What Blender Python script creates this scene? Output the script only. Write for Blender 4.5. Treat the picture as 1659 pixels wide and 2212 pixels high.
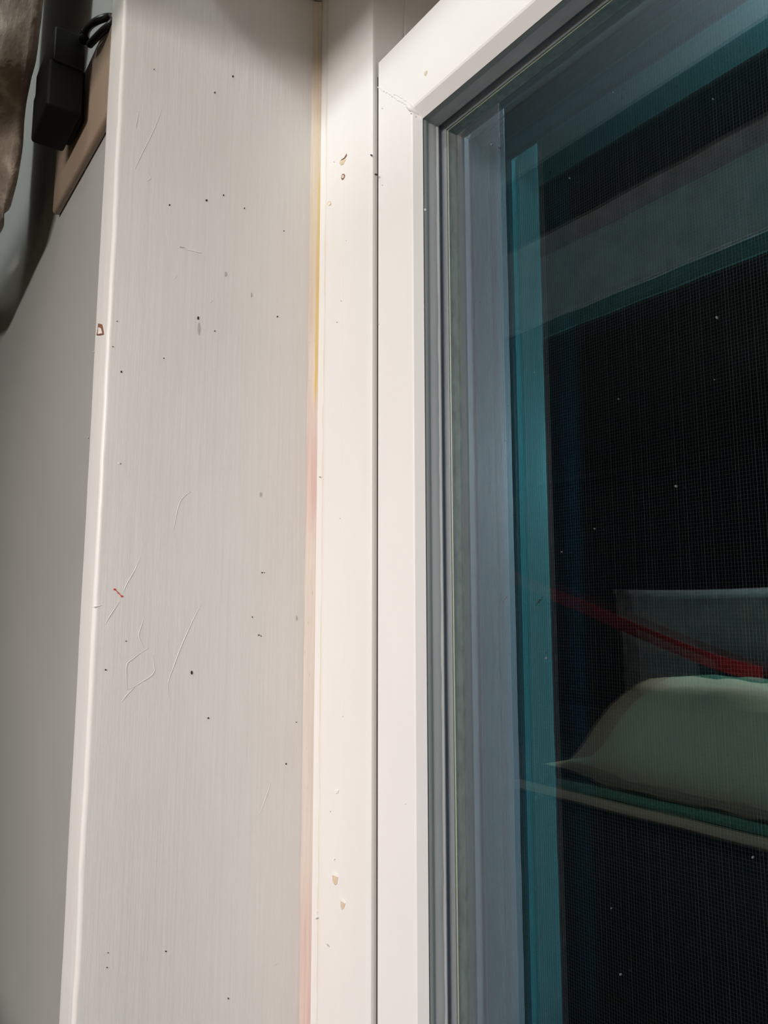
import bpy, bmesh, math, random
from mathutils import Vector, noise
random.seed(7)
for o in list(bpy.data.objects): bpy.data.objects.remove(o, do_unlink=True)
sc = bpy.context.scene
col = sc.collection

# ------------------------------------------------------------------ scale
S = 0.42            # distance in metres from the side jamb to the camera
H = 1.0             # camera height above the floor
def V(x, y, z): return Vector((x * S, y * S, z * S + H))

# ------------------------------------------------------------------ camera
F_PX, W_PX = 1660.0, 1659.0
PITCH = math.atan(0.136)
YAW = math.radians(54.74)
cam_d = bpy.data.cameras.new('camera')
cam = bpy.data.objects.new('camera', cam_d); col.objects.link(cam)
cam_d.sensor_fit = 'HORIZONTAL'; cam_d.sensor_width = 36.0
cam_d.lens = 36.0 * F_PX / W_PX
cam_d.clip_start = 0.01
cam.location = V(1, 0, 0)
cam.rotation_euler = (math.pi / 2 + PITCH, 0, YAW)
sc.camera = cam

# ------------------------------------------------------------------ world, light, exposure
w = bpy.data.worlds.new('night'); sc.world = w; w.use_nodes = True
bg = w.node_tree.nodes['Background']
bg.inputs[0].default_value = (0.006, 0.008, 0.011, 1); bg.inputs[1].default_value = 0.15
ld = bpy.data.lights.new('room_lamp_light', 'AREA')
ld.shape = 'RECTANGLE'; ld.size = 0.50; ld.size_y = 0.07; ld.energy = 7.6; ld.color = (1.0, 0.94, 0.905); ld.spread = math.radians(130)
lo = bpy.data.objects.new('room_lamp_light', ld); col.objects.link(lo)
LAMP = Vector((0.42, -0.72, H + 0.308)); AIM = V(0.1, 0.45, -1.25)
lo.location = LAMP
lo.rotation_euler = (AIM - LAMP).to_track_quat('-Z', 'Y').to_euler()
cd = bpy.data.lights.new('ceiling_lamp_light', 'POINT'); cd.energy = 60; cd.shadow_soft_size = .10; cd.color = (.90, 1.0, 1.0)
co = bpy.data.objects.new('ceiling_lamp_light', cd); col.objects.link(co); co.location = (.25, -1.15, 2.30)
wd = bpy.data.lights.new('side_fill_light', 'POINT'); wd.energy = 7; wd.shadow_soft_size = .12; wd.color = (1.0, .80, .62)  # added warm fill from the right; no real lamp stands here
wo = bpy.data.objects.new('side_fill_light', wd); col.objects.link(wo); wo.location = (2.1, -.75, 1.05)
vs = sc.view_settings
vs.view_transform = 'Standard'; vs.look = 'None'; vs.gamma = 1.0; vs.exposure = 0.0
vs.use_curve_mapping = False

# ------------------------------------------------------------------ materials
def mat(name, color, rough=0.5, spec=0.5, metal=0.0):
    m = bpy.data.materials.new(name); m.use_nodes = True
    b = m.node_tree.nodes['Principled BSDF']
    b.inputs['Base Color'].default_value = (*color, 1)
    b.inputs['Roughness'].default_value = rough
    b.inputs['Specular IOR Level'].default_value = spec
    b.inputs['Metallic'].default_value = metal
    return m, m.node_tree.nodes, m.node_tree.links, b
def node(ns, t, **kw):
    n = ns.new(t)
    for k, v in kw.items(): setattr(n, k, v)
    return n
def coords(ns, ls, scale):
    g = ns.new('ShaderNodeNewGeometry')
    mp = ns.new('ShaderNodeMapping'); mp.inputs['Scale'].default_value = scale
    ls.new(g.outputs['Position'], mp.inputs['Vector'])
    return mp.outputs[0]
def noise_tex(ns, ls, vec, scale=1.0, detail=3.0, rough=0.5):
    n = ns.new('ShaderNodeTexNoise'); n.inputs['Scale'].default_value = scale
    n.inputs['Detail'].default_value = detail; n.inputs['Roughness'].default_value = rough
    ls.new(vec, n.inputs['Vector']); return n.outputs[0]
def ramp(ns, ls, fac, stops):
    r = ns.new('ShaderNodeValToRGB'); e = r.color_ramp.elements
    while len(e) < len(stops): e.new(0.5)
    for i, (p, c) in enumerate(stops):
        e[i].position = p; e[i].color = (*c, 1) if len(c) == 3 else c
    ls.new(fac, r.inputs[0]); return r.outputs[0]
def math_n(ns, ls, op, a, b=None, clamp=False):
    n = ns.new('ShaderNodeMath'); n.operation = op; n.use_clamp = clamp
    for i, v in enumerate((a, b)):
        if v is None: continue
        if isinstance(v, (int, float)): n.inputs[i].default_value = v
        else: ls.new(v, n.inputs[i])
    return n.outputs[0]
def mixc(ns, ls, fac, a, b, mode='MIX'):
    n = ns.new('ShaderNodeMix'); n.data_type = 'RGBA'; n.blend_type = mode
    if isinstance(fac, (int, float)): n.inputs[0].default_value = fac
    else: ls.new(fac, n.inputs[0])
    for i, v in ((6, a), (7, b)):
        if isinstance(v, tuple): n.inputs[i].default_value = (*v, 1)
        else: ls.new(v, n.inputs[i])
    return n.outputs[2]
def bump(ns, ls, b, h, dist, strength=1.0):
    n = ns.new('ShaderNodeBump'); n.inputs['Distance'].default_value = dist
    n.inputs['Strength'].default_value = strength
    ls.new(h, n.inputs['Height']); ls.new(n.outputs[0], b.inputs['Normal'])

# painted timber: brush strokes run vertically
def painted_wood(name, base, rough, stroke=0.00012):
    m, ns, ls, b = mat(name, base, rough, 0.4)
    v1 = coords(ns, ls, (420, 420, 7)); n1 = noise_tex(ns, ls, v1, 1, 3, .6)
    v2 = coords(ns, ls, (110, 110, 26)); n2 = noise_tex(ns, ls, v2, 1, 3, .5)
    v3 = coords(ns, ls, (9, 9, 5)); n3 = noise_tex(ns, ls, v3, 1, 3, .5)
    v4 = coords(ns, ls, (1400, 1400, 300)); n4 = noise_tex(ns, ls, v4, 1, 2, .5)
    c = ramp(ns, ls, n3, [(.25, tuple(x * .955 for x in base)), (.75, tuple(min(1, x * 1.03) for x in base))])
    st = ramp(ns, ls, n1, [(.3, (.975, .972, .965)), (.7, (1, 1, 1))])
    c = mixc(ns, ls, 1.0, c, st, 'MULTIPLY')
    ls.new(c, b.inputs['Base Color'])
    h = math_n(ns, ls, 'ADD', math_n(ns, ls, 'MULTIPLY', n1, 1.0), math_n(ns, ls, 'MULTIPLY', n2, 2.2))
    h = math_n(ns, ls, 'ADD', h, math_n(ns, ls, 'MULTIPLY', n4, .25))
    bump(ns, ls, b, h, stroke)
    return m
M_JAMB = painted_wood('painted_jamb', (.73, .705, .69), .42)
M_EDGE = M_JAMB

# the caulk bead: cream, with pink and yellow stains of their own shape
def caulk_mat():
    m, ns, ls, b = mat('stained_caulk', (.8, .72, .62), .5, .35)
    g = ns.new('ShaderNodeNewGeometry'); sp = ns.new('ShaderNodeSeparateXYZ'); ls.new(g.outputs['Position'], sp.inputs[0])
    x, z = sp.outputs[0], sp.outputs[2]
    v1 = coords(ns, ls, (700, 500, 14)); n1 = noise_tex(ns, ls, v1, 1, 4, .6)
    v2 = coords(ns, ls, (60, 60, 7)); n2 = noise_tex(ns, ls, v2, 1, 3, .5)
    streak = ramp(ns, ls, n1, [(.35, (0, 0, 0)), (.62, (1, 1, 1))])
    # 0 on the jamb side of the bead, 1 on the frame side
    u = math_n(ns, ls, 'DIVIDE', x, .036 * S)
    outer = ramp(ns, ls, u, [(.25, (.70, .62, .56)), (.34, (.77, .73, .64))])
    pinkz = ns.new('ShaderNodeMapRange'); pinkz.interpolation_type = 'SMOOTHSTEP'
    def band(z0, z1, s):
        a = ns.new('ShaderNodeMapRange'); a.interpolation_type = 'SMOOTHSTEP'
        a.inputs[1].default_value = H + S * (z0 - s); a.inputs[2].default_value = H + S * (z0 + s); ls.new(z, a.inputs[0])
        c = ns.new('ShaderNodeMapRange'); c.interpolation_type = 'SMOOTHSTEP'
        c.inputs[1].default_value = H + S * (z1 + s); c.inputs[2].default_value = H + S * (z1 - s); ls.new(z, c.inputs[0])
        return math_n(ns, ls, 'MULTIPLY', a.outputs[0], c.outputs[0])
    left = ramp(ns, ls, u, [(.22, (1, 1, 1)), (.32, (0, 0, 0))])
    pb = math_n(ns, ls, 'ADD', math_n(ns, ls, 'MULTIPLY', band(.14, .27, .07), .8), math_n(ns, ls, 'MULTIPLY', band(-.75, -.40, .08), .8), True)
    pb = math_n(ns, ls, 'ADD', pb, math_n(ns, ls, 'MULTIPLY', band(.29, .55, .05), .25), True)
    pf = math_n(ns, ls, 'MULTIPLY', math_n(ns, ls, 'MULTIPLY', pb, left), math_n(ns, ls, 'ADD', math_n(ns, ls, 'MULTIPLY', streak, .5), .25))
    c = mixc(ns, ls, pf, outer, (.66, .33, .31))
    # yellow run, wandering a little along the bead
    wob = noise_tex(ns, ls, coords(ns, ls, (0, 0, 9)), 1, 2, .5)
    ctr = math_n(ns, ls, 'ADD', math_n(ns, ls, 'MULTIPLY', wob, .06), .175)
    slope = math_n(ns, ls, 'MULTIPLY', math_n(ns, ls, 'SUBTRACT', z, H + S * .45), .25)
    ctr = math_n(ns, ls, 'ADD', ctr, slope)
    d = math_n(ns, ls, 'ABSOLUTE', math_n(ns, ls, 'SUBTRACT', u, ctr))
    line = ramp(ns, ls, d, [(.020, (.85, .85, .85)), (.055, (0, 0, 0))])
    halo = ramp(ns, ls, d, [(.05, (.35, .35, .35)), (.5, (0, 0, 0))])
    yb = band(.33, .70, .03)
    yf = math_n(ns, ls, 'MULTIPLY', line, yb)
    yf = math_n(ns, ls, 'MULTIPLY', yf, math_n(ns, ls, 'ADD', math_n(ns, ls, 'MULTIPLY', n2, .7), .55), True)
    c = mixc(ns, ls, yf, c, (.74, .50, .05))
    c = mixc(ns, ls, math_n(ns, ls, 'MULTIPLY', halo, band(.45, .95, .06)), c, (.62, .50, .22))
    grime = ramp(ns, ls, noise_tex(ns, ls, coords(ns, ls, (1100, 1100, 160)), 1, 2, .5), [(.70, (0, 0, 0)), (.78, (.5, .5, .5))])
    c = mixc(ns, ls, grime, c, (.25, .2, .16))
    c = mixc(ns, ls, math_n(ns, ls, 'MULTIPLY', streak, .28), c, (.50, .40, .34))
    ls.new(c, b.inputs['Base Color'])
    bump(ns, ls, b, n1, .0002)
    return m
M_CAULK = caulk_mat()

def vinyl(name, base, rough):
    m, ns, ls, b = mat(name, base, rough, .3)
    n = noise_tex(ns, ls, coords(ns, ls, (30, 30, 12)), 1, 3, .5)
    c = ramp(ns, ls, n, [(.3, tuple(x * .98 for x in base)), (.7, base)])
    ls.new(c, b.inputs['Base Color'])
    bump(ns, ls, b, noise_tex(ns, ls, coords(ns, ls, (900, 900, 500)), 1, 2, .5), .00002)
    return m
M_VINYL = vinyl('white_vinyl', (.78, .76, .75), .5)
M_FRAME = vinyl('white_frame_vinyl', (.77, .75, .735), .55)

def noisy(name, c0, c1, scale, rough=.6, bmp=0, spec=.4, lo=.3, hi=.7, detail=3):
    m, ns, ls, b = mat(name, c0, rough, spec)
    n = noise_tex(ns, ls, coords(ns, ls, scale), 1, detail, .55)
    ls.new(ramp(ns, ls, n, [(lo, c0), (hi, c1)]), b.inputs['Base Color'])
    if bmp: bump(ns, ls, b, n, bmp)
    return m
M_WALL = noisy('grey_wall_paint', (.330, .330, .312), (.365, .362, .342), (6, 6, 6), .5, 0, .4)
M_GASKET = noisy('grey_gasket', (.34, .35, .35), (.42, .43, .43), (40, 40, 6), .45)
M_GASKET_D = noisy('dark_gasket', (.21, .235, .23), (.25, .27, .265), (40, 40, 6), .5)
M_SPACER = noisy('taupe_spacer_foam', (.34, .28, .21), (.46, .39, .30), (260, 260, 130), .8, .0001, .2, .35, .6)
M_SEAL = mat('pale_yellow_seal', (.62, .60, .40), .4)[0]
M_BUTYL = noisy('grey_butyl', (.16, .16, .15), (.20, .20, .19), (200, 200, 100), .7)
M_GAP_SHADE = mat('gap_shade_brown', (.05, .038, .032), .9)[0]  # dark brown standing in for the shade inside the sash gap
M_EDGELINE = mat('blue_grey_line', (.30, .40, .48), .4)[0]
M_PLASTIC = mat('black_plastic', (.004, .0036, .003), .5, .2)[0]
M_PLASTIC2 = mat('black_plastic_matte', (.003, .003, .003), .6, .15)[0]
M_CABLE = mat('black_cable', (.007, .007, .007), .4, .4)[0]
M_PLATE = noisy('beige_plate', (.26, .195, .145), (.29, .22, .165), (30, 30, 30), .4)
M_CHIP = noisy('bare_tan_wood', (.60, .47, .34), (.70, .57, .43), (900, 900, 300), .7)
M_CHIP_D = noisy('bare_brown_wood', (.16, .07, .04), (.26, .13, .08), (900, 900, 300), .7)
M_SPECK = mat('dark_speck', (.02, .018, .016), .6)[0]
M_WHITE = mat('bare_white_paint', (.80, .77, .74), .45)[0]
M_RED = mat('red_paint_mark', (.62, .045, .03), .5)[0]
M_GREYMARK = mat('grey_scuff', (.47, .45, .43), .6)[0]
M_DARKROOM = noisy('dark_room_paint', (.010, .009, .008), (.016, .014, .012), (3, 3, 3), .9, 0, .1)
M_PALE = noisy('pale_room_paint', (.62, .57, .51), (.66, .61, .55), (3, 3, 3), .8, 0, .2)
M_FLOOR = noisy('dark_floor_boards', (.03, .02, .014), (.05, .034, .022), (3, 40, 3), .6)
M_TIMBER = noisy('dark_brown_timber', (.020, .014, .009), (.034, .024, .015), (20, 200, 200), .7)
M_GREYCLOTH = noisy('grey_blanket_fleece', (.36, .33, .29), (.52, .48, .43), (55, 55, 45), .95, .002, .1)
M_CREAM = noisy('cream_cotton', (.72, .60, .36), (.80, .68, .42), (12, 12, 12), .9, .001, .1)
M_REDSTRAP = noisy('red_webbing', (.22, .008, .008), (.34, .012, .012), (300, 300, 300), .8, .0004, .2)
M_BLACKCLOTH = noisy('black_nylon', (.006, .006, .006), (.01, .01, .01), (40, 40, 40), .8)
M_WIRE = mat('grey_screen_wire', (.07, .07, .068), .5)[0]
M_SCREENFRAME = mat('screen_frame_dark', (.03, .03, .032), .5)[0]

def curtain_mat():
    m, ns, ls, b = mat('brown_plush', (.2, .15, .12), .95, .1)
    v = coords(ns, ls, (55, 55, 38)); n = noise_tex(ns, ls, v, 1, 4, .6)
    v2 = coords(ns, ls, (260, 260, 200)); n2 = noise_tex(ns, ls, v2, 1, 2, .5)
    c = ramp(ns, ls, n, [(.40, (.13, .095, .075)), (.56, (.18, .14, .11)), (.68, (.30, .255, .205))])
    ls.new(c, b.inputs['Base Color'])
    b.inputs['Sheen Weight'].default_value = .3
    bump(ns, ls, b, math_n(ns, ls, 'ADD', n, math_n(ns, ls, 'MULTIPLY', n2, .3)), .004)
    return m
M_CURTAIN = curtain_mat()

# panes: clear glass mirrors a little of the room; the coated face mirrors in teal
def glass(name, base, k, tint, trans):
    m = bpy.data.materials.new(name); m.use_nodes = True
    ns, ls = m.node_tree.nodes, m.node_tree.links; ns.clear()
    out = ns.new('ShaderNodeOutputMaterial'); mx = ns.new('ShaderNodeMixShader')
    tr = ns.new('ShaderNodeBsdfTransparent'); tr.inputs[0].default_value = (*trans, 1)
    gl = ns.new('ShaderNodeBsdfGlossy'); gl.inputs['Roughness'].default_value = 0.0
    gl.inputs[0].default_value = (*tint, 1)
    lw = ns.new('ShaderNodeLayerWeight'); lw.inputs[0].default_value = .5
    f = math_n(ns, ls, 'POWER', lw.outputs['Facing'], 5.0)
    f = math_n(ns, ls, 'ADD', math_n(ns, ls, 'MULTIPLY', f, k), base, True)
    ls.new(f, mx.inputs[0]); ls.new(tr.outputs[0], mx.inputs[1]); ls.new(gl.outputs[0], mx.inputs[2])
    ls.new(mx.outputs[0], out.inputs[0])
    return m
M_GLASS = glass('clear_pane_glass', .062, .95, (1, .95, 1), (.985, .99, .985))
M_BLUE = glass('blue_coated_pane_glass', .21, .9, (.50, .74, .98), (.96, .98, .985))
M_LOWE = glass('coated_pane_glass', .28, .7, (.12, .74, .95), (.95, .98, .97))

# ------------------------------------------------------------------ mesh helpers
def link(name, me, m, parent=None, smooth=False):
    o = bpy.data.objects.new(name, me); col.objects.link(o)
    if m is not None:
        for x in (m if isinstance(m, (list, tuple)) else [m]): me.materials.append(x)
    if smooth:
        for p in me.polygons: p.use_smooth = True
    if parent: o.parent = parent
    return o
def mesh(name, verts, faces, m, parent=None, smooth=False):
    me = bpy.data.meshes.new(name); me.from_pydata([tuple(v) for v in verts], [], faces); 
    bm = bmesh.new(); bm.from_mesh(me); bmesh.ops.recalc_face_normals(bm, faces=bm.faces); bm.to_mesh(me); bm.free()
    return link(name, me, m, parent, smooth)
def box(name, a, b, m, parent=None, bev=0, seg=2, smooth=False):
    """a, b opposite corners in metres"""
    bm = bmesh.new(); bmesh.ops.create_cube(bm, size=1)
    a, b = Vector(a), Vector(b)
    for v in bm.verts: v.co = Vector(((a[i] + b[i]) / 2 + v.co[i] * abs(b[i] - a[i]) for i in range(3)))
    if bev: bmesh.ops.bevel(bm, geom=bm.edges[:], offset=bev, segments=seg, affect='EDGES', profile=.5)
    me = bpy.data.meshes.new(name); bm.to_mesh(me); bm.free()
    o = link(name, me, m, parent)
    if bev or smooth:
        for p in me.polygons: p.use_smooth = len(p.vertices) == 4 and p.area < 1e9
        shade_auto(o)
    return o
def shade_auto(o, ang=35):
    me = o.data
    for p in me.polygons: p.use_smooth = True
    bm = bmesh.new(); bm.from_mesh(me)
    for e in bm.edges:
        if len(e.link_faces) == 2 and e.calc_face_angle(0) > math.radians(ang): e.smooth = False
    bm.to_mesh(me); bm.free()
def boxu(name, a, b, m, parent=None, bev=0, seg=2): return box(name, V(*a), V(*b), m, parent, bev, seg)
def empty(name, loc, parent=None):
    o = bpy.data.objects.new(name, None); col.objects.link(o); o.location = loc; o.empty_display_size = .02
    if parent: o.parent = parent
    return o
def adopt(root):
    """children were made in world space: keep them there"""
    bpy.context.view_layer.update()
    for c in root.children: c.matrix_parent_inverse = root.matrix_world.inverted()
def tag(o, label, cat, group=None):
    o['label'] = label; o['category'] = cat
    if group: o['group'] = group
    return o
def struct(o, label=None):
    o['kind'] = 'structure'
    if label: o['label'] = label
    return o
def tube(name, pts, r, m, parent=None, seg=8, taper=None):
    pts = [Vector(p) for p in pts]; n = len(pts); verts = []; faces = []
    prev = None
    for i, p in enumerate(pts):
        t = (pts[min(i + 1, n - 1)] - pts[max(i - 1, 0)]).normalized()
        a = prev if prev is not None else (Vector((0, 0, 1)) if abs(t.z) < .9 else Vector((1, 0, 0)))
        u = (a - t * a.dot(t)).normalized(); v = t.cross(u); prev = u
        rr = r if taper is None else r * taper(i / (n - 1))
        for k in range(seg):
            an = 2 * math.pi * k / seg; verts.append(p + (u * math.cos(an) + v * math.sin(an)) * rr)
    for i in range(n - 1):
        for k in range(seg):
            k2 = (k + 1) % seg; faces.append((i * seg + k, i * seg + k2, (i + 1) * seg + k2, (i + 1) * seg + k))
    faces.append(tuple(range(seg))); faces.append(tuple(range((n - 1) * seg, n * seg)))
    return mesh(name, verts, faces, m, parent, True)
def catmull(pts, k=8):
    pts = [Vector(p) for p in pts]; out = []
    for i in range(len(pts) - 1):
        p0, p1, p2, p3 = pts[max(i - 1, 0)], pts[i], pts[i + 1], pts[min(i + 2, len(pts) - 1)]
        for j in range(k):
            t = j / k
            out.append(.5 * ((2 * p1) + (p2 - p0) * t + (2 * p0 - 5 * p1 + 4 * p2 - p3) * t * t + (3 * p1 - p0 - 3 * p2 + p3) * t ** 3))
    out.append(pts[-1]); return out
def extrude_z(name, prof, z0, z1, m, parent=None, n=1, disp=None, closed=True, smooth=True):
    """prof: closed (x, y) outline in scale units, swept upwards; disp(i, x, y, z) moves a point"""
    verts, faces = [], []; k = len(prof)
    for j in range(n + 1):
        z = z0 + (z1 - z0) * j / n
        for i, (x, y) in enumerate(prof):
            if disp: x, y = disp(i, x, y, z)
            verts.append(V(x, y, z))
    rng = range(k) if closed else range(k - 1)
    for j in range(n):
        for i in rng:
            i2 = (i + 1) % k; faces.append((j * k + i, j * k + i2, (j + 1) * k + i2, (j + 1) * k + i))
    if closed: faces += [tuple(range(k)), tuple(range(n * k, n * k + k))]
    o = mesh(name, verts, faces, m, parent)
    if smooth: shade_auto(o)
    return o

# picture position of a mark -> point on the side jamb / frame face, worked out once from this camera's
# calibration so the marks sit on their board at the right height
fwd = Vector((-math.sin(YAW) * math.cos(PITCH), math.cos(YAW) * math.cos(PITCH), math.sin(PITCH)))
rgt = Vector((math.cos(YAW), math.sin(YAW), 0)); upv = rgt.cross(fwd)
def ray(x, y): return fwd * F_PX + rgt * (x - 829.5) - upv * (y - 1106)
def on_x(x, y, X=0.0):
    d = ray(x, y); t = (X - 1) / d.x; return Vector((1, 0, 0)) + d * t
def on_y(x, y, Y):
    d = ray(x, y); t = Y / d.y; return Vector((1, 0, 0)) + d * t
def W(u): return V(u.x, u.y, u.z)

# ================================================================== dimensions (scale units)
YR = 0.2623     # room edge of the jamb board
YW = 0.2820     # room face of the wall
YF = 0.5726     # frame face
XF = 0.1591     # frame return
YS = 0.5800     # sash face
Z_HEAD = 1.0045
Z_SILL = -1.75
X_END = 2.45    # right side of the opening
Y1a, Y1b = 0.6245, 0.6311   # inner pane
Y2a, Y2b = 0.6768, 0.6840   # outer pane
YO = 0.95       # outside face of the wall

# ================================================================== room
RX0, RX1, RY0 = -1.7, 2.6, -3.0
def wall_box(name, a, b, m, parent=None): return box(name, a, b, m, parent)
yw, yo = YW * S, YO * S
wl = struct(wall_box('wall_front', (RX0, yw, 0), (-.0676 * S, yo, 2.5), M_WALL))
wall_box('wall_section', (X_END * S + .0676 * S, yw, 0), (RX1, yo, 2.5), M_PALE, wl)
wall_box('wall_section', (-.0676 * S, yw, 0), (X_END * S + .0676 * S, yo, Z_SILL * S + H - .03), M_WALL, wl)
wall_box('wall_section', (-.0676 * S, yw, (Z_HEAD + .0676) * S + H), (X_END * S + .0676 * S, yo, 2.5), M_WALL, wl)
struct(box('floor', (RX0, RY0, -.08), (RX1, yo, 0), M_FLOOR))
struct(box('ceiling', (RX0, RY0, 2.5), (RX1, yo, 2.58), M_PALE))
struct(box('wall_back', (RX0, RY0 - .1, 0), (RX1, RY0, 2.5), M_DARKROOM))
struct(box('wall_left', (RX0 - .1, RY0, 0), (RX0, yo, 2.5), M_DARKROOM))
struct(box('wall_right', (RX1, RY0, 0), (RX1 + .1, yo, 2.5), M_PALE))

# ================================================================== jamb boards
T = .0676
def bullnose(n=9):
    """room edge of the board, softly rounded by many coats of paint"""
    pts = []
    r1, r2 = .008, .006
    for i in range(n + 1):      # corner towards the wall
        a = math.pi / 2 * i / n; pts.append((-T + r1 - r1 * math.cos(a), YR + r1 - r1 * math.sin(a)))
    for i in range(n + 1):      # corner towards the opening
        a = math.pi / 2 * i / n; pts.append((-r2 + r2 * math.sin(a), YR + r2 - r2 * math.cos(a) ))
    return pts
prof = [(-T, .60)] + bullnose() + [(0, YR + .05), (0, .60)]
def wobble(i, x, y, z):
    if y < YR + .03:
        n1 = noise.noise(Vector((x * 8, 0, z * 9))) * .0022 + noise.noise(Vector((x * 30, 3, z * 42))) * .0006
        if x < -T + .02: x += n1
        else: y += n1 * .8
    return x, y
jamb = struct(extrude_z('trim_1', prof, Z_SILL, Z_HEAD + T, M_JAMB, None, 320, wobble), 'white painted timber jamb board with rounded brushed edge')
struct(extrude_z('trim_2', [(X_END - x, y) for x, y in prof], Z_SILL, Z_HEAD + T, M_JAMB, None, 1))
hb = struct(boxu('trim_3', (0, YR, Z_HEAD), (X_END, .60, Z_HEAD + T), M_JAMB, None, .004))
struct(boxu('trim_4', (-.15, .17, Z_SILL - .07), (X_END + .15, .60, Z_SILL), M_JAMB, None, .004))

# ================================================================== window frame (fixed)
win = struct(empty('window_1', V(X_END / 2, .7, Z_SILL)), 'white vinyl window frame fixed in the opening')
# frame stile: face with a small lip by the caulk, a fine ridge, and a return towards the sash
fp = [(.012, .60), (.012, .5750), (.030, .5750), (.0345, .5732), (.0405, .5726), (.0850, .5726), (.0862, .5720), (.0880, .5723), (.1500, .5723),
      (.1560, .5732), (.1588, .5752), (XF, .5790), (XF, .6290), (XF - .0016, .6300), (XF - .0016, .6330), (XF, .6340), (XF, .70), (XF, .7600), (.012, .7600)]
extrude_z('frame_stile', fp, Z_SILL, Z_HEAD, M_FRAME, win, smooth=False)
extrude_z('frame_stile', [(X_END - x, y) for x, y in fp], Z_SILL, Z_HEAD, M_FRAME, win)
boxu('frame_head', (XF, YF, .988), (X_END - XF, .760, Z_HEAD), M_FRAME, win)
boxu('frame_sill', (XF, YF, Z_SILL), (X_END - XF, .760, Z_SILL + .12), M_FRAME, win)
boxu('transom_panel', (XF, .708, .74), (X_END - XF, .760, .988), M_FRAME, win)
# caulk bead in the corner between jamb and frame
cp = [(-.002, .5600), (.0030, .5685), (.0100, .5780), (.0180, .5775), (.0290, .5745), (.0370, .5735), (.0370, .60), (-.002, .60)]
def cwob(i, x, y, z):
    if i == 0: y += noise.noise(Vector((1, 2, z * 12))) * .0025
    if 0 < i < 5: y += noise.noise(Vector((x * 60, 5, z * 25))) * .0010
    if i == 5: x += noise.noise(Vector((7, 2, z * 30))) * .0012
    return x, y
extrude_z('caulk_bead', cp, Z_SILL, Z_HEAD, M_CAULK, win, 300, cwob)
adopt(win)

# ================================================================== sash
sash = tag(empty('window_sash', V(X_END / 2, .64, Z_SILL + .12)), 'white vinyl window sash with mitred corner and double glazing', 'window sash')
# stile profile: (offset inwards, depth); rail offsets are a little larger at the bead
XO = .1640; ZM = .7590; ZT = .7970
XB, ZB = .2438, .6785        # inner edge of the flat face
XG, ZG = .2501, .6651        # end of the bead
YB = .5940
XR, ZL = X_END - .164, Z_SILL + .13
bw = .0016
# section points: (x of the stile, z of the rail, depth, rail-only?)
sec = [(XO, ZT, .70, 1), (XO, ZT, YS + .002, 1), (XO + .002, ZT - .002, YS, 1), (XO + .002, ZM - .002, YS, 0), (XB - bw, ZB + bw, YS, 0), (XB + bw * .6, ZB - bw * .6, YS + .0012, 0),
       (XG, ZG, YB, 0), (XG - .004, ZG + .004, YB + .0016, 0), (XG - .016, ZG + .016, YB + .002, 0), (XG - .016, ZG + .016, .70, 0)]
secs = [(XO, ZM, .70), (XO, ZM, YS + .002)] + [(a_, b_, c_) for a_, b_, c_, d_ in sec if not d_]
secr = [(a_, b_, c_) for a_, b_, c_, d_ in sec]
def corner(sc_, ix, iz): return [V(x if ix == 0 else X_END - x, y, z if iz == 0 else ZL + (ZM - z)) for x, z, y in sc_]
def member(name, pa, pb, m, parent):
    """ruled member between two mitred ends, each a list of points"""
    k = len(pa); verts = list(pa) + list(pb); faces = []
    for i in range(k):
        i2 = (i + 1) % k; faces.append((i, i2, k + i2, k + i))
    faces += [tuple(range(k)), tuple(range(k, 2 * k))]
    o = mesh(name, verts, faces, m, parent); shade_auto(o, 12); return o
member('stile', corner(secs, 0, 1), corner(secs, 0, 0), M_VINYL, sash)
member('stile', corner(secs, 1, 1), corner(secs, 1, 0), M_VINYL, sash)
member('top_rail', corner(secr, 0, 0), corner(secr, 1, 0), M_VINYL, sash)
member('bottom_rail', corner(secs, 0, 1), corner(secs, 1, 1), M_VINYL, sash)
for xa, xb in ((XF + .0003, XO - .0001), (X_END - XO + .0001, X_END - XF - .0003)):
    boxu('gap_shade_strip', (xa, YS + .0024, ZL), (xb, .69, ZT - .02), M_GAP_SHADE, sash)  # added dark strip that paints the shade of the slit beside the sash
# welding seam along the mitre, with a small bulge over the bead
def line_pts(a, b, n=14, j=.0005):
    return [a.lerp(b, i / n) + Vector((random.uniform(-j, j), 0, random.uniform(-j, j))) * S for i in range(n + 1)]
a = V(XO + .001, YS, ZM - .001); b = V(XB - .004, YS, ZB + .004)
tube('weld_seam', line_pts(a, b, 26, .0011), .00042, M_VINYL, sash, 6)
tube('weld_seam', [p + Vector((.0009, 0, .0012)) for p in line_pts(a.lerp(b, .5), b, 12, .0014)], .00034, M_VINYL, sash, 6)
tube('weld_bulge', catmull([V(XB - .009, YS, ZB + .009), V(XB - .001, YS + .0005, ZB - .0005), V(XG - .003, YB - .002, ZG + .004)], 8), .0013, M_VINYL, sash, 8,
     lambda t: .35 + .9 * math.sin(math.pi * min(1, .1 + .85 * t)))

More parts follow.
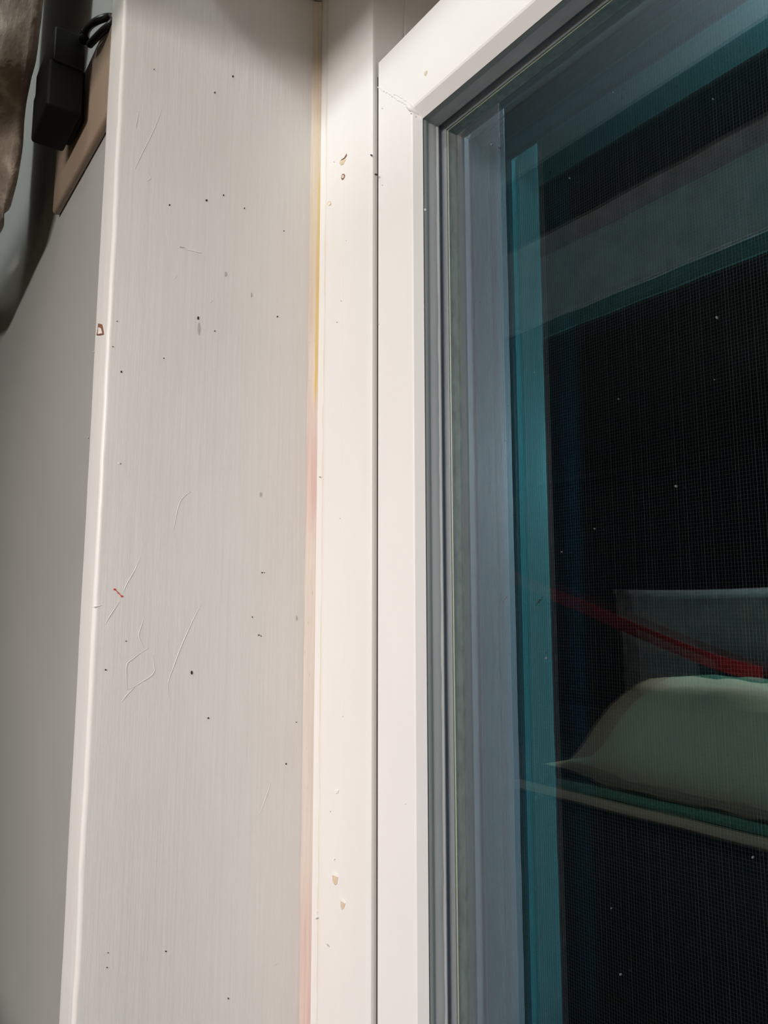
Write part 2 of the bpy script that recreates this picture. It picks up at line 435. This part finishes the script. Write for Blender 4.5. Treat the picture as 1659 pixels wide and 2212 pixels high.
# gasket between bead and inner pane: dark heel and a pale soft lip with a wavy edge
def ringstrip(name, ax, ay, az, bx, by, bz, m, wav=0, n=160, th=.004):
    """thin strip round the glass between (ax, ay) and (bx, by); a and b as profile points; four legs in one loop"""
    out = []
    def pt(x, y, z, side, t):
        # side 0 left, 1 top, 2 right, 3 bottom
        X0, X1 = x, X_END - x; Z1, Z0 = z, ZL + (ZM - z)
        if side == 0: return (X0, y, Z0 + (Z1 - Z0) * t)
        if side == 1: return (X0 + (X1 - X0) * t, y, Z1)
        if side == 2: return (X1, y, Z1 + (Z0 - Z1) * t)
        return (X1 + (X0 - X1) * t, y, Z0)
    for side, nm in enumerate(('left', 'top', 'right', 'bottom')):
        verts, faces = [], []
        for i in range(n + 1):
            t = i / n; dv = wav * (noise.noise(Vector((side * 7.3, 1.7, t * 55))) + .5 * noise.noise(Vector((side * 3.1, 9.7, t * 140)))) * (0 if i in (0, n) else 1)
            for (x, y, z, dd) in ((ax, ay, az, 0), ((ax + bx) / 2 + .0016, (ay + by) / 2, (az + bz) / 2 - .0016, .5), (bx, by, bz, 1)):
                verts.append(V(*pt(x + dv * .3 * dd, y + dv * dd, z - dv * .3 * dd, side, t)))
            for (x, y, z, dd) in ((bx - th, by, bz + th, 1), (ax - th, ay, az + th, 0)):
                verts.append(V(*pt(x, y + (dv if dd else 0), z, side, t)))
        k = 5
        for i in range(n):
            for j in range(k):
                j2 = (j + 1) % k; faces.append((i * k + j, i * k + j2, (i + 1) * k + j2, (i + 1) * k + j))
        o = mesh(name, verts, faces, m, sash); shade_auto(o, 50); out.append(o)
    return out
XS, ZS = .2530, .6630      # face of the spacer
ringstrip('gasket_heel', XG - .0012, YB + .0020, ZG + .0012, XG - .0012, .6035, ZG + .0012, M_GASKET_D, 0, 4)
ringstrip('gasket_lip', XG - .0030, .6035, ZG + .0030, XG - .0022, .6190, ZG + .0022, M_GASKET, .0016)
ringstrip('gasket_foot', XG - .0024, .6185, ZG + .0024, XG - .0024, Y1a - .0002, ZG + .0024, M_GASKET, 0, 4)
ringstrip('primary_seal', XS - .0012, Y1b + .0004, ZS + .0012, XS - .0012, .6342, ZS + .0012, M_GASKET, 0, 4, .022)
ringstrip('edge_seal', XS - .0006, .6342, ZS + .0006, XS - .0006, .6372, ZS + .0006, M_SEAL, 0, 4)
ringstrip('spacer_bar', XS - .0012, .6372, ZS + .0012, XS - .0012, .6552, ZS + .0012, M_SPACER, .0002, 40)
ringstrip('butyl_seal', XS - .0008, .6552, ZS + .0008, XS - .0008, Y2a - .0004, ZS + .0008, M_BUTYL, 0, 4)
# two panes; the coated face of the outer pane looks into the gap
def pane(name, ya, yb, coat_front):
    x0, x1, z0, z1 = .235, X_END - .235, ZL + .06, .680
    vs_ = [V(x, y, z) for y in (ya, yb) for x, z in ((x0, z0), (x1, z0), (x1, z1), (x0, z1))]
    fs = [(0, 1, 2, 3), (7, 6, 5, 4), (0, 4, 5, 1), (1, 5, 6, 2), (2, 6, 7, 3), (3, 7, 4, 0)]
    o = mesh(name, vs_, fs, [M_GLASS, M_LOWE, M_BLUE], sash)
    if not coat_front:
        for p in o.data.polygons:
            if all(abs(o.data.vertices[i].co.y - yb * S) < 1e-6 for i in p.vertices): p.material_index = 2
    if coat_front:
        for p in o.data.polygons:
            if all(abs(o.data.vertices[i].co.y - ya * S) < 1e-6 for i in p.vertices): p.material_index = 1
    return o
pane('inner_pane', Y1a, Y1b, False)['label'] = 'clear inner glass pane'
pane('outer_pane', Y2a, Y2b, True)['label'] = 'outer glass pane with a teal mirror coating'
# narrow blue-grey line on the outer pane
ringstrip('pane_edge_line', XS + .0040, Y2a - .0006, ZS - .0040, XS + .0002, Y2a - .0006, ZS - .0002, M_EDGELINE, 0, 4, .0005)
adopt(sash)

# ================================================================== insect screen outside
scr = tag(empty('insect_screen', V(X_END / 2, .735, ZL)), 'fine dark insect screen mesh standing behind the window glass', 'screen')
ys = .735
for a_, b_ in (((.17, ys - .008, ZL), (.215, ys + .008, .74)), ((X_END - .215, ys - .008, ZL), (X_END - .17, ys + .008, .74)),
               ((.215, ys - .008, .70), (X_END - .215, ys + .008, .74)), ((.215, ys - .008, ZL), (X_END - .215, ys + .008, ZL + .04))):
    boxu('screen_frame', a_, b_, M_SCREENFRAME, scr)
def wires():
    verts, faces = [], []
    def bar(p, q, r):
        d = (q - p).normalized(); u = Vector((0, 1, 0)); v = d.cross(u); k = len(verts)
        for e in (p, q):
            for s1, s2 in ((-1, -1), (1, -1), (1, 1), (-1, 1)): verts.append(e + (u * s1 + v * s2) * r)
        for i in range(4): faces.append((k + i, k + (i + 1) % 4, k + 4 + (i + 1) % 4, k + 4 + i))
    x = .215 * S
    while x < (X_END - .215) * S:
        z = ZL + .04; zs = []
        off = random.uniform(-.00004, .00004); rr = random.choice((.00005, .00006, .00007, .00009))
        bar(Vector((x + off, ys * S, (ZL + .04) * S + H)), Vector((x + off, ys * S, .70 * S + H)), rr)
        x += .00150
    z = (ZL + .04) * S + H
    while z < .70 * S + H:
        bar(Vector((.215 * S, ys * S + .0001, z)), Vector(((X_END - .215) * S, ys * S + .0001, z)), .00004); z += .00165
    return verts, faces
wv, wf = wires()
me = bpy.data.meshes.new('screen_mesh'); me.from_pydata([tuple(v) for v in wv], [], wf)
so = link('screen_mesh', me, M_WIRE, scr); so['kind'] = 'stuff'
adopt(scr)

# ================================================================== outlet plate and charger
YP = .268
pl = tag(empty('outlet_cover', V(-.26, YP, .735)), 'beige outlet cover plate on the grey wall behind the black charger', 'outlet')
boxu('cover_plate', (-.440, YP, .735), (-.085, YW + .0005, .902), M_PLATE, pl, .0024, 3)
tube('screw', [V(-.2625, YP - .002, .8185), V(-.2625, YP + .004, .8185)], .003, M_PLATE, pl, 12)
adopt(pl)
ch = tag(empty('power_adapter', V(-.27, .22, .735)), 'black power adapter plugged into the beige outlet plate', 'charger')
boxu('adapter_body', (-.330, .209, .860), (-.188, .256, .920), M_PLASTIC, ch, .0016, 3)
boxu('adapter_base', (-.312, .204, .785), (-.191, .256, .864), M_PLASTIC2, ch, .0022, 3)
boxu('plug_collar', (-.295, .252, .790), (-.212, YP - .0045, .878), M_PLASTIC2, ch, .0016, 2)
def cpt(x, y, Y): return W(on_y(x, y, Y))
tube('strain_relief', catmull([cpt(182, 86, .2500), cpt(181, 78, .2500), cpt(185, 68, .2500)], 6), .0030, M_PLASTIC2, ch, 10, lambda t: 1.15 - .3 * t)
cab = [cpt(183, 74, .250), cpt(192, 58, .251), cpt(208, 46, .254), cpt(225, 39, .262), cpt(238, 37, .270), cpt(246, 42, .273), cpt(238, 54, .268), cpt(222, 67, .262), cpt(207, 82, .258), cpt(194, 96, .257)]
tube('cable', catmull(cab, 8), .0024, M_CABLE, ch, 10)
adopt(ch)

# ================================================================== brown plush curtain, swept aside to the left
def curtain():
    root = tag(empty('plush_curtain', V(-.70, .20, .62)), 'brown mottled plush curtain gathered beside the outlet', 'curtain')
    edge = [on_y(x, y, .200) for x, y in ((90, 0), (83, 60), (74, 130), (60, 190), (50, 250), (44, 330), (28, 420), (9, 482), (-30, 530), (-90, 580), (-150, 620))]
    edge = [Vector((-.205, .2, 1.50)), Vector((-.215, .2, 1.38)), Vector((-.235, .2, 1.24)), Vector((-.252, .2, 1.12))] + edge
    ed = catmull(edge, 5); n = len(ed); k = 40; verts, faces = [], []
    for i, e in enumerate(ed):
        t = i / (n - 1)
        width = .50 - .20 * t
        for j in range(k):
            s = j / (k - 1)
            fold = math.sin(s * 24 + 1.3 * math.sin(t * 4)) * .010 * min(1, s * 8) + .02 * noise.noise(Vector((s * 6, t * 8, 2))) * min(1, s * 8)
            rr = .012 * (1 - math.cos(min(s * 30, math.pi)))
            x = e.x - width * s + .004 * noise.noise(Vector((s * 3, t * 22, 5)))
            y = .190 + .006 - rr + fold - .015 * s
            z = e.z - .05 * s * t
            verts.append(V(x, y, z))
    for i in range(n - 1):
        for j in range(k - 1): faces.append((i * k + j, i * k + j + 1, (i + 1) * k + j + 1, (i + 1) * k + j))
    o = mesh('cloth', verts, faces, M_CURTAIN, root, True)
    md = o.modifiers.new('thick', 'SOLIDIFY'); md.thickness = .006; md.offset = 0
    # band that gathers the cloth and holds it to the wall
    e = ed[-1]
    tube('tieback', catmull([V(e.x + .02, .225, e.z + .01), V(e.x - .06, .160, e.z - .02), V(e.x - .20, .150, e.z - .045), V(e.x - .31, .185, e.z - .05), V(e.x - .33, .255, e.z - .045)], 8), .006, M_CURTAIN, root, 8)
    tube('tieback_hook', [V(e.x - .33, .250, e.z - .045), V(e.x - .33, YW + .002, e.z - .045)], .007, M_TIMBER, root, 10)
    adopt(root)
curtain()
rod = tag(empty('curtain_rod', V(.9, YW, 1.52)), 'dark curtain rod carrying the brown curtain above the window', 'curtain rod')
tube('rod', [V(-.95, .200, 1.522), V(2.75, .200, 1.522)], .0075, M_TIMBER, rod, 14)
for x_ in (-.85, 2.65): boxu('bracket', (x_ - .012, .196, 1.500), (x_ + .012, YW + .001, 1.530), M_TIMBER, rod, .001)
adopt(rod)

# ================================================================== bunk opposite the window (mirrored in the glass)
YBK = -.30
bk = tag(empty('upper_bunk', (0, -.55, H + .82 * S)), 'dark timber upper bunk platform facing the window', 'bunk')
zb = H + .86 * S
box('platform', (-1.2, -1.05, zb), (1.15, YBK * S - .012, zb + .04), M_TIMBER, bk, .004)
box('mattress', (-1.15, -1.0, zb + .04), (1.10, YBK * S - .03, zb + .225), M_TIMBER, bk, .03, 3)  # made taller to keep low ceiling lamp light off the window frame
adopt(bk)
def hanging_blanket():
    verts, faces = [], []; nx, nz = 150, 14
    z0, z1 = .815, 1.06
    for side in (0, 1):
        for j in range(nz + 1):
            for i in range(nx + 1):
                t = i / nx; X = -2.6 + 5.2 * t; s = j / nz
                wv_ = .010 * noise.noise(Vector((X * 3.0, s * 1.5, 4))) + .004 * noise.noise(Vector((X * 11, s * 5, 8)))
                hem = .005 * (1 if j == 0 else (.8 if j == 1 else 0))
                z = z0 + (z1 - z0) * s + (.004 * noise.noise(Vector((X * 9, 1, 3))) if j < 2 else 0)
                verts.append(V(X, YBK + .012 + wv_ + (hem + .006 if side == 0 else -hem - .002), z))
    q = (nx + 1) * (nz + 1)
    for sd in (0, 1):
        for j in range(nz):
            for i in range(nx):
                a = sd * q + j * (nx + 1) + i; faces.append((a, a + 1, a + nx + 2, a + nx + 1))
    for i in range(nx): faces.append((i, i + 1, q + i + 1, q + i))
    return mesh('hanging_blanket', verts, faces, M_GREYCLOTH, None, True)
tag(hanging_blanket(), 'grey fleece blanket hanging over the upper bunk edge', 'blanket')
lb = tag(empty('lower_bunk', (0, -.55, 0)), 'dark timber lower bunk box facing the window', 'bunk')
zl = H - .492 * S
box('blocking_panel', (-1.2, -1.09, 0), (1.15, -1.05, zb), M_TIMBER, lb)  # dark panel added to block the room walls from the mirrored view
box('end_panel', (-1.24, -1.09, 0), (-1.2, YBK * S - .012, zb), M_TIMBER, lb)
box('bunk_front', (-1.2, YBK * S - .03, 0), (1.15, YBK * S - .008, zl), M_TIMBER, lb, .003)
box('bunk_base', (-1.2, -1.05, 0), (1.15, YBK * S - .03, zl - .02), M_TIMBER, lb)
adopt(lb)
def bed_blanket():
    verts, faces = [], []; nx, ny = 120, 20
    for j in range(ny + 1):
        for i in range(nx + 1):
            X = -2.6 + 5.2 * i / nx; s = j / ny
            y = YBK - .9 * s ** 1.4; 
            z = -.456 + .006 * min(1, s * 6) + .006 * noise.noise(Vector((X * 3, s * 5, 1)))
            verts.append(V(X, y, z))
    for j in range(ny):
        for i in range(nx):
            a = j * (nx + 1) + i; faces.append((a, a + 1, a + nx + 2, a + nx + 1))
    o = mesh('bed_cover', verts, faces, M_TIMBER, None, True)
    md = o.modifiers.new('t', 'SOLIDIFY'); md.thickness = .006; md.offset = -1
    return o
bc = tag(bed_blanket(), 'dark brown cover spread over the lower bunk', 'bed cover')
tube('piped_hem', [V(-2.6 + 5.2 * i / 120, YBK + .004, -.450 + .0015 * noise.noise(Vector((i * .3, 2, 1)))) for i in range(121)], .0052, M_CREAM, bc, 8)
def cushion(name, c, sx, sy, sz, m, tilt=0, rz=0, parent=None):
    verts, faces = [], []; n = 22
    for side in (1, -1):
        for j in range(n + 1):
            for i in range(n + 1):
                u, v = 2 * i / n - 1, 2 * j / n - 1
                puff = max(0, (1 - u ** 4) * (1 - v ** 4)) ** .5
                px = u * (1 - .07 * (1 - abs(v)) * 0 - .06 * v * v * 0) ; pinch = 1 - .08 * (1 - v * v) * abs(u) ** 6
                d = side * puff * (1 + .15 * noise.noise(Vector((u * 2, v * 2, side * 3))))
                verts.append(Vector((u * sx * (1 - .06 * (1 - v * v)), d * sy, v * sz * (1 - .06 * (1 - u * u)))))
    q = (n + 1) ** 2
    for s_ in (0, 1):
        for j in range(n):
            for i in range(n):
                a = s_ * q + j * (n + 1) + i; faces.append((a, a + 1, a + n + 2, a + n + 1))
    me = bpy.data.meshes.new(name); me.from_pydata([tuple(v) for v in verts], [], faces)
    bm = bmesh.new(); bm.from_mesh(me); bmesh.ops.remove_doubles(bm, verts=bm.verts, dist=1e-5); bmesh.ops.recalc_face_normals(bm, faces=bm.faces); bm.to_mesh(me); bm.free()
    o = link(name, me, m, parent, True); o.location = c; o.rotation_euler = (tilt, 0, rz)
    return o
def heap():
    """cream throw piled on the front of the bunk, tapering off towards its end"""
    verts, faces = [], []; nx, ns_ = 60, 26
    for i in range(nx + 1):
        X = -.62 + 1.9 * i / nx
        t = max(0, min(1, (X + .60) / .32)); h = t * t * (3 - 2 * t)
        for j in range(ns_ + 1):
            a = math.pi * j / ns_
            y = -.56 + .19 * math.cos(a) * (.55 + .45 * h)
            z = -.424 + .262 * h * max(0, math.sin(a)) ** .55 + .015 * h * noise.noise(Vector((X * 5, a * 2, 4))) + .006 * noise.noise(Vector((X * 16, a * 6, 9))) * h
            verts.append(V(X, y, z))
    m_ = ns_ + 1
    for i in range(nx):
        for j in range(ns_): faces.append((i * m_ + j, i * m_ + j + 1, (i + 1) * m_ + j + 1, (i + 1) * m_ + j))
        faces.append((i * m_, i * m_ + ns_, (i + 1) * m_ + ns_, (i + 1) * m_))
    return mesh('cream_throw', verts, faces, M_CREAM, None, True)
tag(heap(), 'cream throw piled along the front of the lower bunk', 'throw')
tag(cushion('grey_pillow', V(-.52, -1.30, -.10), .20, .05, .088, M_GREYCLOTH, math.radians(-6), 0), 'grey pillow standing behind the black bag', 'pillow')
tag(cushion('black_bag', V(-.05, -.98, -.26), .17, .045, .055, M_BLACKCLOTH, 0, 0), 'small black nylon bag behind the cream throw', 'bag')
st = catmull([V(-2.60, -.70, .76), V(-1.60, -.70, .38), V(-.945, -.70, .129), V(-.795, -.70, .075), V(-.641, -.70, .025), V(-.501, -.70, -.028), V(-.36, -.71, -.079), V(-.232, -.74, -.126), V(-.14, -.80, -.155)], 8)
def ribbon(name, pts, w_, th, m, parent):
    verts, faces = [], []
    for p in pts:
        for dy, dz in ((-th, -w_), (th, -w_), (th, w_), (-th, w_)): verts.append(p + Vector((0, dy, dz)))
    for i in range(len(pts) - 1):
        for k in range(4): faces.append((i * 4 + k, i * 4 + (k + 1) % 4, i * 4 + 4 + (k + 1) % 4, i * 4 + 4 + k))
    faces += [(0, 1, 2, 3), tuple(len(verts) - 4 + i for i in range(4))]
    return mesh(name, verts, faces, m, parent)
tag(ribbon('webbing_strap', st, .0085, .0012, M_REDSTRAP, None), 'red webbing strap hanging from the bunk corner to the bag', 'strap')

# ================================================================== marks on the boards
def flat_patch(name, pts, nrm, m, parent, th=.00025):
    """thin raised or sunken fleck with its own outline; pts in metres, lying on a surface with normal nrm"""
    nrm = Vector(nrm); k = len(pts); c = sum((Vector(p) for p in pts), Vector()) / k
    verts = [Vector(p) - nrm * .0004 for p in pts] + [c + (Vector(p) - c) * .88 + nrm * th for p in pts]
    faces = [tuple(range(k)), tuple(range(k, 2 * k))] + [(i, (i + 1) % k, k + (i + 1) % k, k + i) for i in range(k)]
    return mesh(name, verts, faces, m, parent)
NX, NY = Vector((1, 0, 0)), Vector((0, -1, 0))
def J(x, y): return W(on_x(x, y, 0.0))
def FR(x, y): return W(on_y(x, y, .5725))
def SF(x, y): return W(on_y(x, y, YS))
def speck(x, y, r, fn, nrm, parent, m=M_SPECK, name='paint_speck', el=1.0, rot=0):
    pts = []
    for k in range(8):
        a = 2 * math.pi * k / 8; q = r * random.uniform(.8, 1.2)
        dx, dy = q * math.cos(a), q * el * math.sin(a)
        pts.append(fn(x + dx * math.cos(rot) - dy * math.sin(rot), y + dx * math.sin(rot) + dy * math.cos(rot)))
    return flat_patch(name, pts, nrm, m, parent)
for x, y, r, el in ((464, 200, 2.2, 1.2), (503, 165, 2.6, 1.3), (333, 150, 1.6, 1), (366, 443, 2.6, 1.1), (446, 433, 3, 1.1), (483, 422, 1.8, 1.5), (528, 450, 1.8, 1.2), (613, 499, 1.7, 1),
                    (599, 684, 2.2, 1.1), (428, 687, 3, 1.6), (354, 774, 1.8, 1), (228, 1447, 2.6, 1), (414, 1453, 2.8, 2), (450, 1551, 2.4, 1.2), (272, 1385, 1.8, 1), (358, 2055, 2.2, 1),
                    (493, 2157, 2, 1.2), (262, 803, 2.4, 1.3), (244, 749, 1.8, 1), (566, 1237, 2.4, .8), (571, 1237, 1.6, .8), (545, 1333, 2.0, 1), (559, 1372, 3, .6), (564, 1374, 1.8, .8),
                    (464, 715, 1.8, 1.2), (253, 694, 1.4, 1), (640, 1560, 1.5, 1), (618, 1650, 1.8, 1.6), (231, 2090, 1.7, 1), (233, 2058, 1.5, 1)):
    speck(x, y, r * .8, J, NX, jamb, el=el)
for x, y, r, el in ((429, 712, 3.2, 4.6), (563, 1068, 3.2, 1.6), (487, 592, 3, 2), (543, 637, 1.3, 4.5), (640, 1335, 2, 3)):
    speck(x, y, r, J, NX, jamb, M_GREYMARK, 'scuff_mark', el)
# raised scratches in the paint
def scratch(pts, r, parent=jamb, m=None, fn=J, name='scratch'):
    p = catmull([fn(*q) for q in pts], 5)
    return tube(name, p, r, m or M_JAMB, parent, 6, lambda t: .25 + .75 * math.sin(math.pi * (0.08 + .84 * t)))
sc2 = lambda L: [(100 + x * .2411, 1100 + y * .2411) for x, y in L]
for L in ([(920, 1240), (840, 1290), (770, 1345), (722, 1390), (717, 1500), (726, 1615)], [(726, 1615), (800, 1582), (860, 1545), (925, 1505), (968, 1455), (965, 1400), (955, 1310)],
          [(790, 1595), (735, 1650), (700, 1690), (672, 1730)], [(880, 960), (850, 1050), (828, 1120), (845, 1180), (875, 1240)],
          [(1385, 860), (1330, 960), (1260, 1110), (1200, 1250), (1150, 1385), (1092, 1550), (1100, 1690)], [(840, 430), (790, 550), (725, 660), (685, 750)], [(655, 830), (600, 910), (560, 970), (528, 1030)],
          [(415, 878), (450, 873), (500, 860)]):
    scratch(sc2(L), .00022)
for L in ([(350, 236), (330, 285), (305, 335), (291, 366)], [(300, 240), (296, 262), (293, 280)], [(318, 375), (325, 385), (316, 392)], [(600, 232), (607, 240)], [(450, 292), (456, 302)],
          [(617, 438), (615, 446), (620, 456)], [(626, 442), (628, 455)], [(382, 594), (377, 602)], [(458, 649), (454, 655)], [(375, 1145), (388, 1085), (412, 1062)], [(560, 1760), (575, 1720), (585, 1690)], [(590, 2085), (600, 2080)]):
    scratch(L, .00021)
# gouge with dark line
scratch([(384, 534), (405, 539), (436, 547)], .00045, m=M_WHITE)
scratch([(388, 533.5), (402, 537)], .00032, m=M_SPECK, name='gouge')
scratch([(412, 541), (434, 547)], .00026, m=M_GREYMARK, name='gouge')
# red pen mark
for x, y, r, el in ((247.5, 1273, 2.6, 1), (263, 1288, 2.6, 1), (255, 1281, 1.6, 1)): speck(x, y, r, J, NX, jamb, M_RED, 'red_mark', el)
scratch([(247, 1272), (255, 1280), (264, 1290)], .00022, m=M_RED, name='red_mark')
# bump and chip by the board's edge
speck(257, 1000, 3.2, J, NX, jamb, M_WHITE, 'paint_chip', 1.2); speck(260, 1002, 1.6, J, NX, jamb, M_SPECK, 'paint_speck', .7)
# chip on the rounded edge, down to brown wood
def EDGE(x, y): return W(on_y(x, y, YR + .0012))
flat_patch('paint_chip', [EDGE(*q) for q in ((215, 698), (223, 700), (227, 716), (228, 724), (221, 726), (211, 726), (214, 710))], NY, M_CHIP_D, jamb, .0010)
flat_patch('paint_chip', [EDGE(*q) for q in ((217, 707), (222, 709), (225.5, 722), (215.5, 723.5))], NY, M_WHITE, jamb, .0013)
speck(208, 798, 2.4, EDGE, NY, jamb, M_SPECK, 'paint_speck', .8)
for x, y in ((203, 760), (190, 945), (188, 1240), (170, 1500), (163, 1720), (143, 1980)): speck(x, y, 1.1, EDGE, NY, jamb, M_GREYMARK, 'scuff_mark', 2)
# chips on the window frame
def chip(outer, inner=None, m=M_CHIP, mi=None, th=.0003):
    flat_patch('paint_chip', [FR(*q) for q in outer], NY, m, win, th)
    if inner: flat_patch('paint_chip', [FR(*q) for q in inner], NY, mi or M_WHITE, win, th + .0004)
chip(((734, 348), (746, 340), (748, 345), (744, 354), (737, 358), (733, 354)), m=M_CHIP)
chip(((736, 346.5), (744, 341), (750, 331), (750.5, 336), (746, 343), (738, 347.5)), m=M_CHIP_D)
for (x, y, r, e) in ((741.5, 382, 4.6, 1.5), (712, 440, 4.0, 1.5)):
    speck(x, y, r, FR, NY, win, M_CHIP_D if x > 730 else M_CHIP, 'paint_chip', e, .35)
    o = speck(x + .3, y + .3, r * .62, FR, NY, win, M_CHIP if x > 730 else M_WHITE, 'paint_chip', e, .35); o.location.y -= .0003
chip(((718, 1889), (725, 1886), (731, 1894), (729, 1910), (724, 1913), (719, 1906)), m=M_CHIP)
chip(((717, 1889), (725, 1885), (731.5, 1894.5), (724, 1891.5)), m=M_WHITE, th=.0006)
chip(((736, 1945), (741, 1943), (747, 1952), (744, 1962), (739, 1967), (736, 1958)), m=M_CHIP)
chip(((735, 1944), (741, 1941.5), (747.5, 1952), (741, 1948)), m=M_WHITE, th=.0006)
chip(((722, 1708), (733, 1707), (731, 1713), (726, 1715)), m=M_WHITE, th=.0005)
chip(((717, 1855), (725, 1855), (722, 1859)), m=M_WHITE, th=.0005)
chip(((706, 2038), (711, 2042), (713, 2046), (708, 2043)), m=M_GREYMARK, th=.0004)
chip(((683, 1970), (687, 1968), (688, 1982), (684, 1986)), m=M_WHITE, th=.0009)
for x, y, r in ((690, 1030, 1.4), (741, 1548, 1.2), (714, 1753, 1.2), (735, 1120, 1.0), (802, 335, 1.8), (812, 377, 2.4), (722, 350, 1.2), (748, 520, 1.1), (737, 650, 1.2), (728, 696, 1.6)):
    speck(x, y, r, FR, NY, win, M_SPECK if x > 800 else M_GREYMARK, 'paint_speck')
# sash marks
speck(920, 158, 3.0, SF, NY, sash, M_CHIP, 'paint_speck', 2.2, .35)
for x, y, r in ((826, 234, 1.3), (888, 245, 1.5), (898, 252, 1.2), (826, 400, 1.3), (818, 700, 1.2), (876, 1737, 1.0)): speck(x, y, r, SF, NY, sash, M_GREYMARK, 'paint_speck')
# dust on the inner pane
def GL(x, y): return W(on_y(x, y, Y1a - .0006))
M_DUST = mat('pale_dust', (.10, .11, .11), .9)[0]
for x, y, r in ((1548, 686, 3.0), (1460, 1050, 2.6), (1284, 1142, 1.6), (1213, 1192, 1.4), (1180, 1421, 2.6), (1325, 200, 1.6), (1540, 214, 1.6), (1230, 385, 1.4), (1340, 2105, 2.4), (1626, 1852, 2.6), (1336, 862, 1.4), (1543, 820, 1.2), (1320, 1962, 1.4), (1062, 312, 2.2), (1155, 805, 1.3)):
    speck(x, y, r * .85, GL, NY, sash, M_DUST, 'dust_fleck', 1.3)
speck(917, 453, 3.0, lambda x, y: W(on_y(x, y, YB + .003)), NY, sash, M_WHITE, 'paint_speck', 1.1)
scratch([(1157, 1308), (1163, 1300), (1166, 1295)], .00022, sash, M_SPECK, GL, 'hair')
speck(1166, 1295, 1.4, GL, NY, sash, M_SPECK, 'dust_fleck')
bpy.context.view_layer.update()
for root in (win, sash):
    for c in root.children:
        c.matrix_parent_inverse = root.matrix_world.inverted()
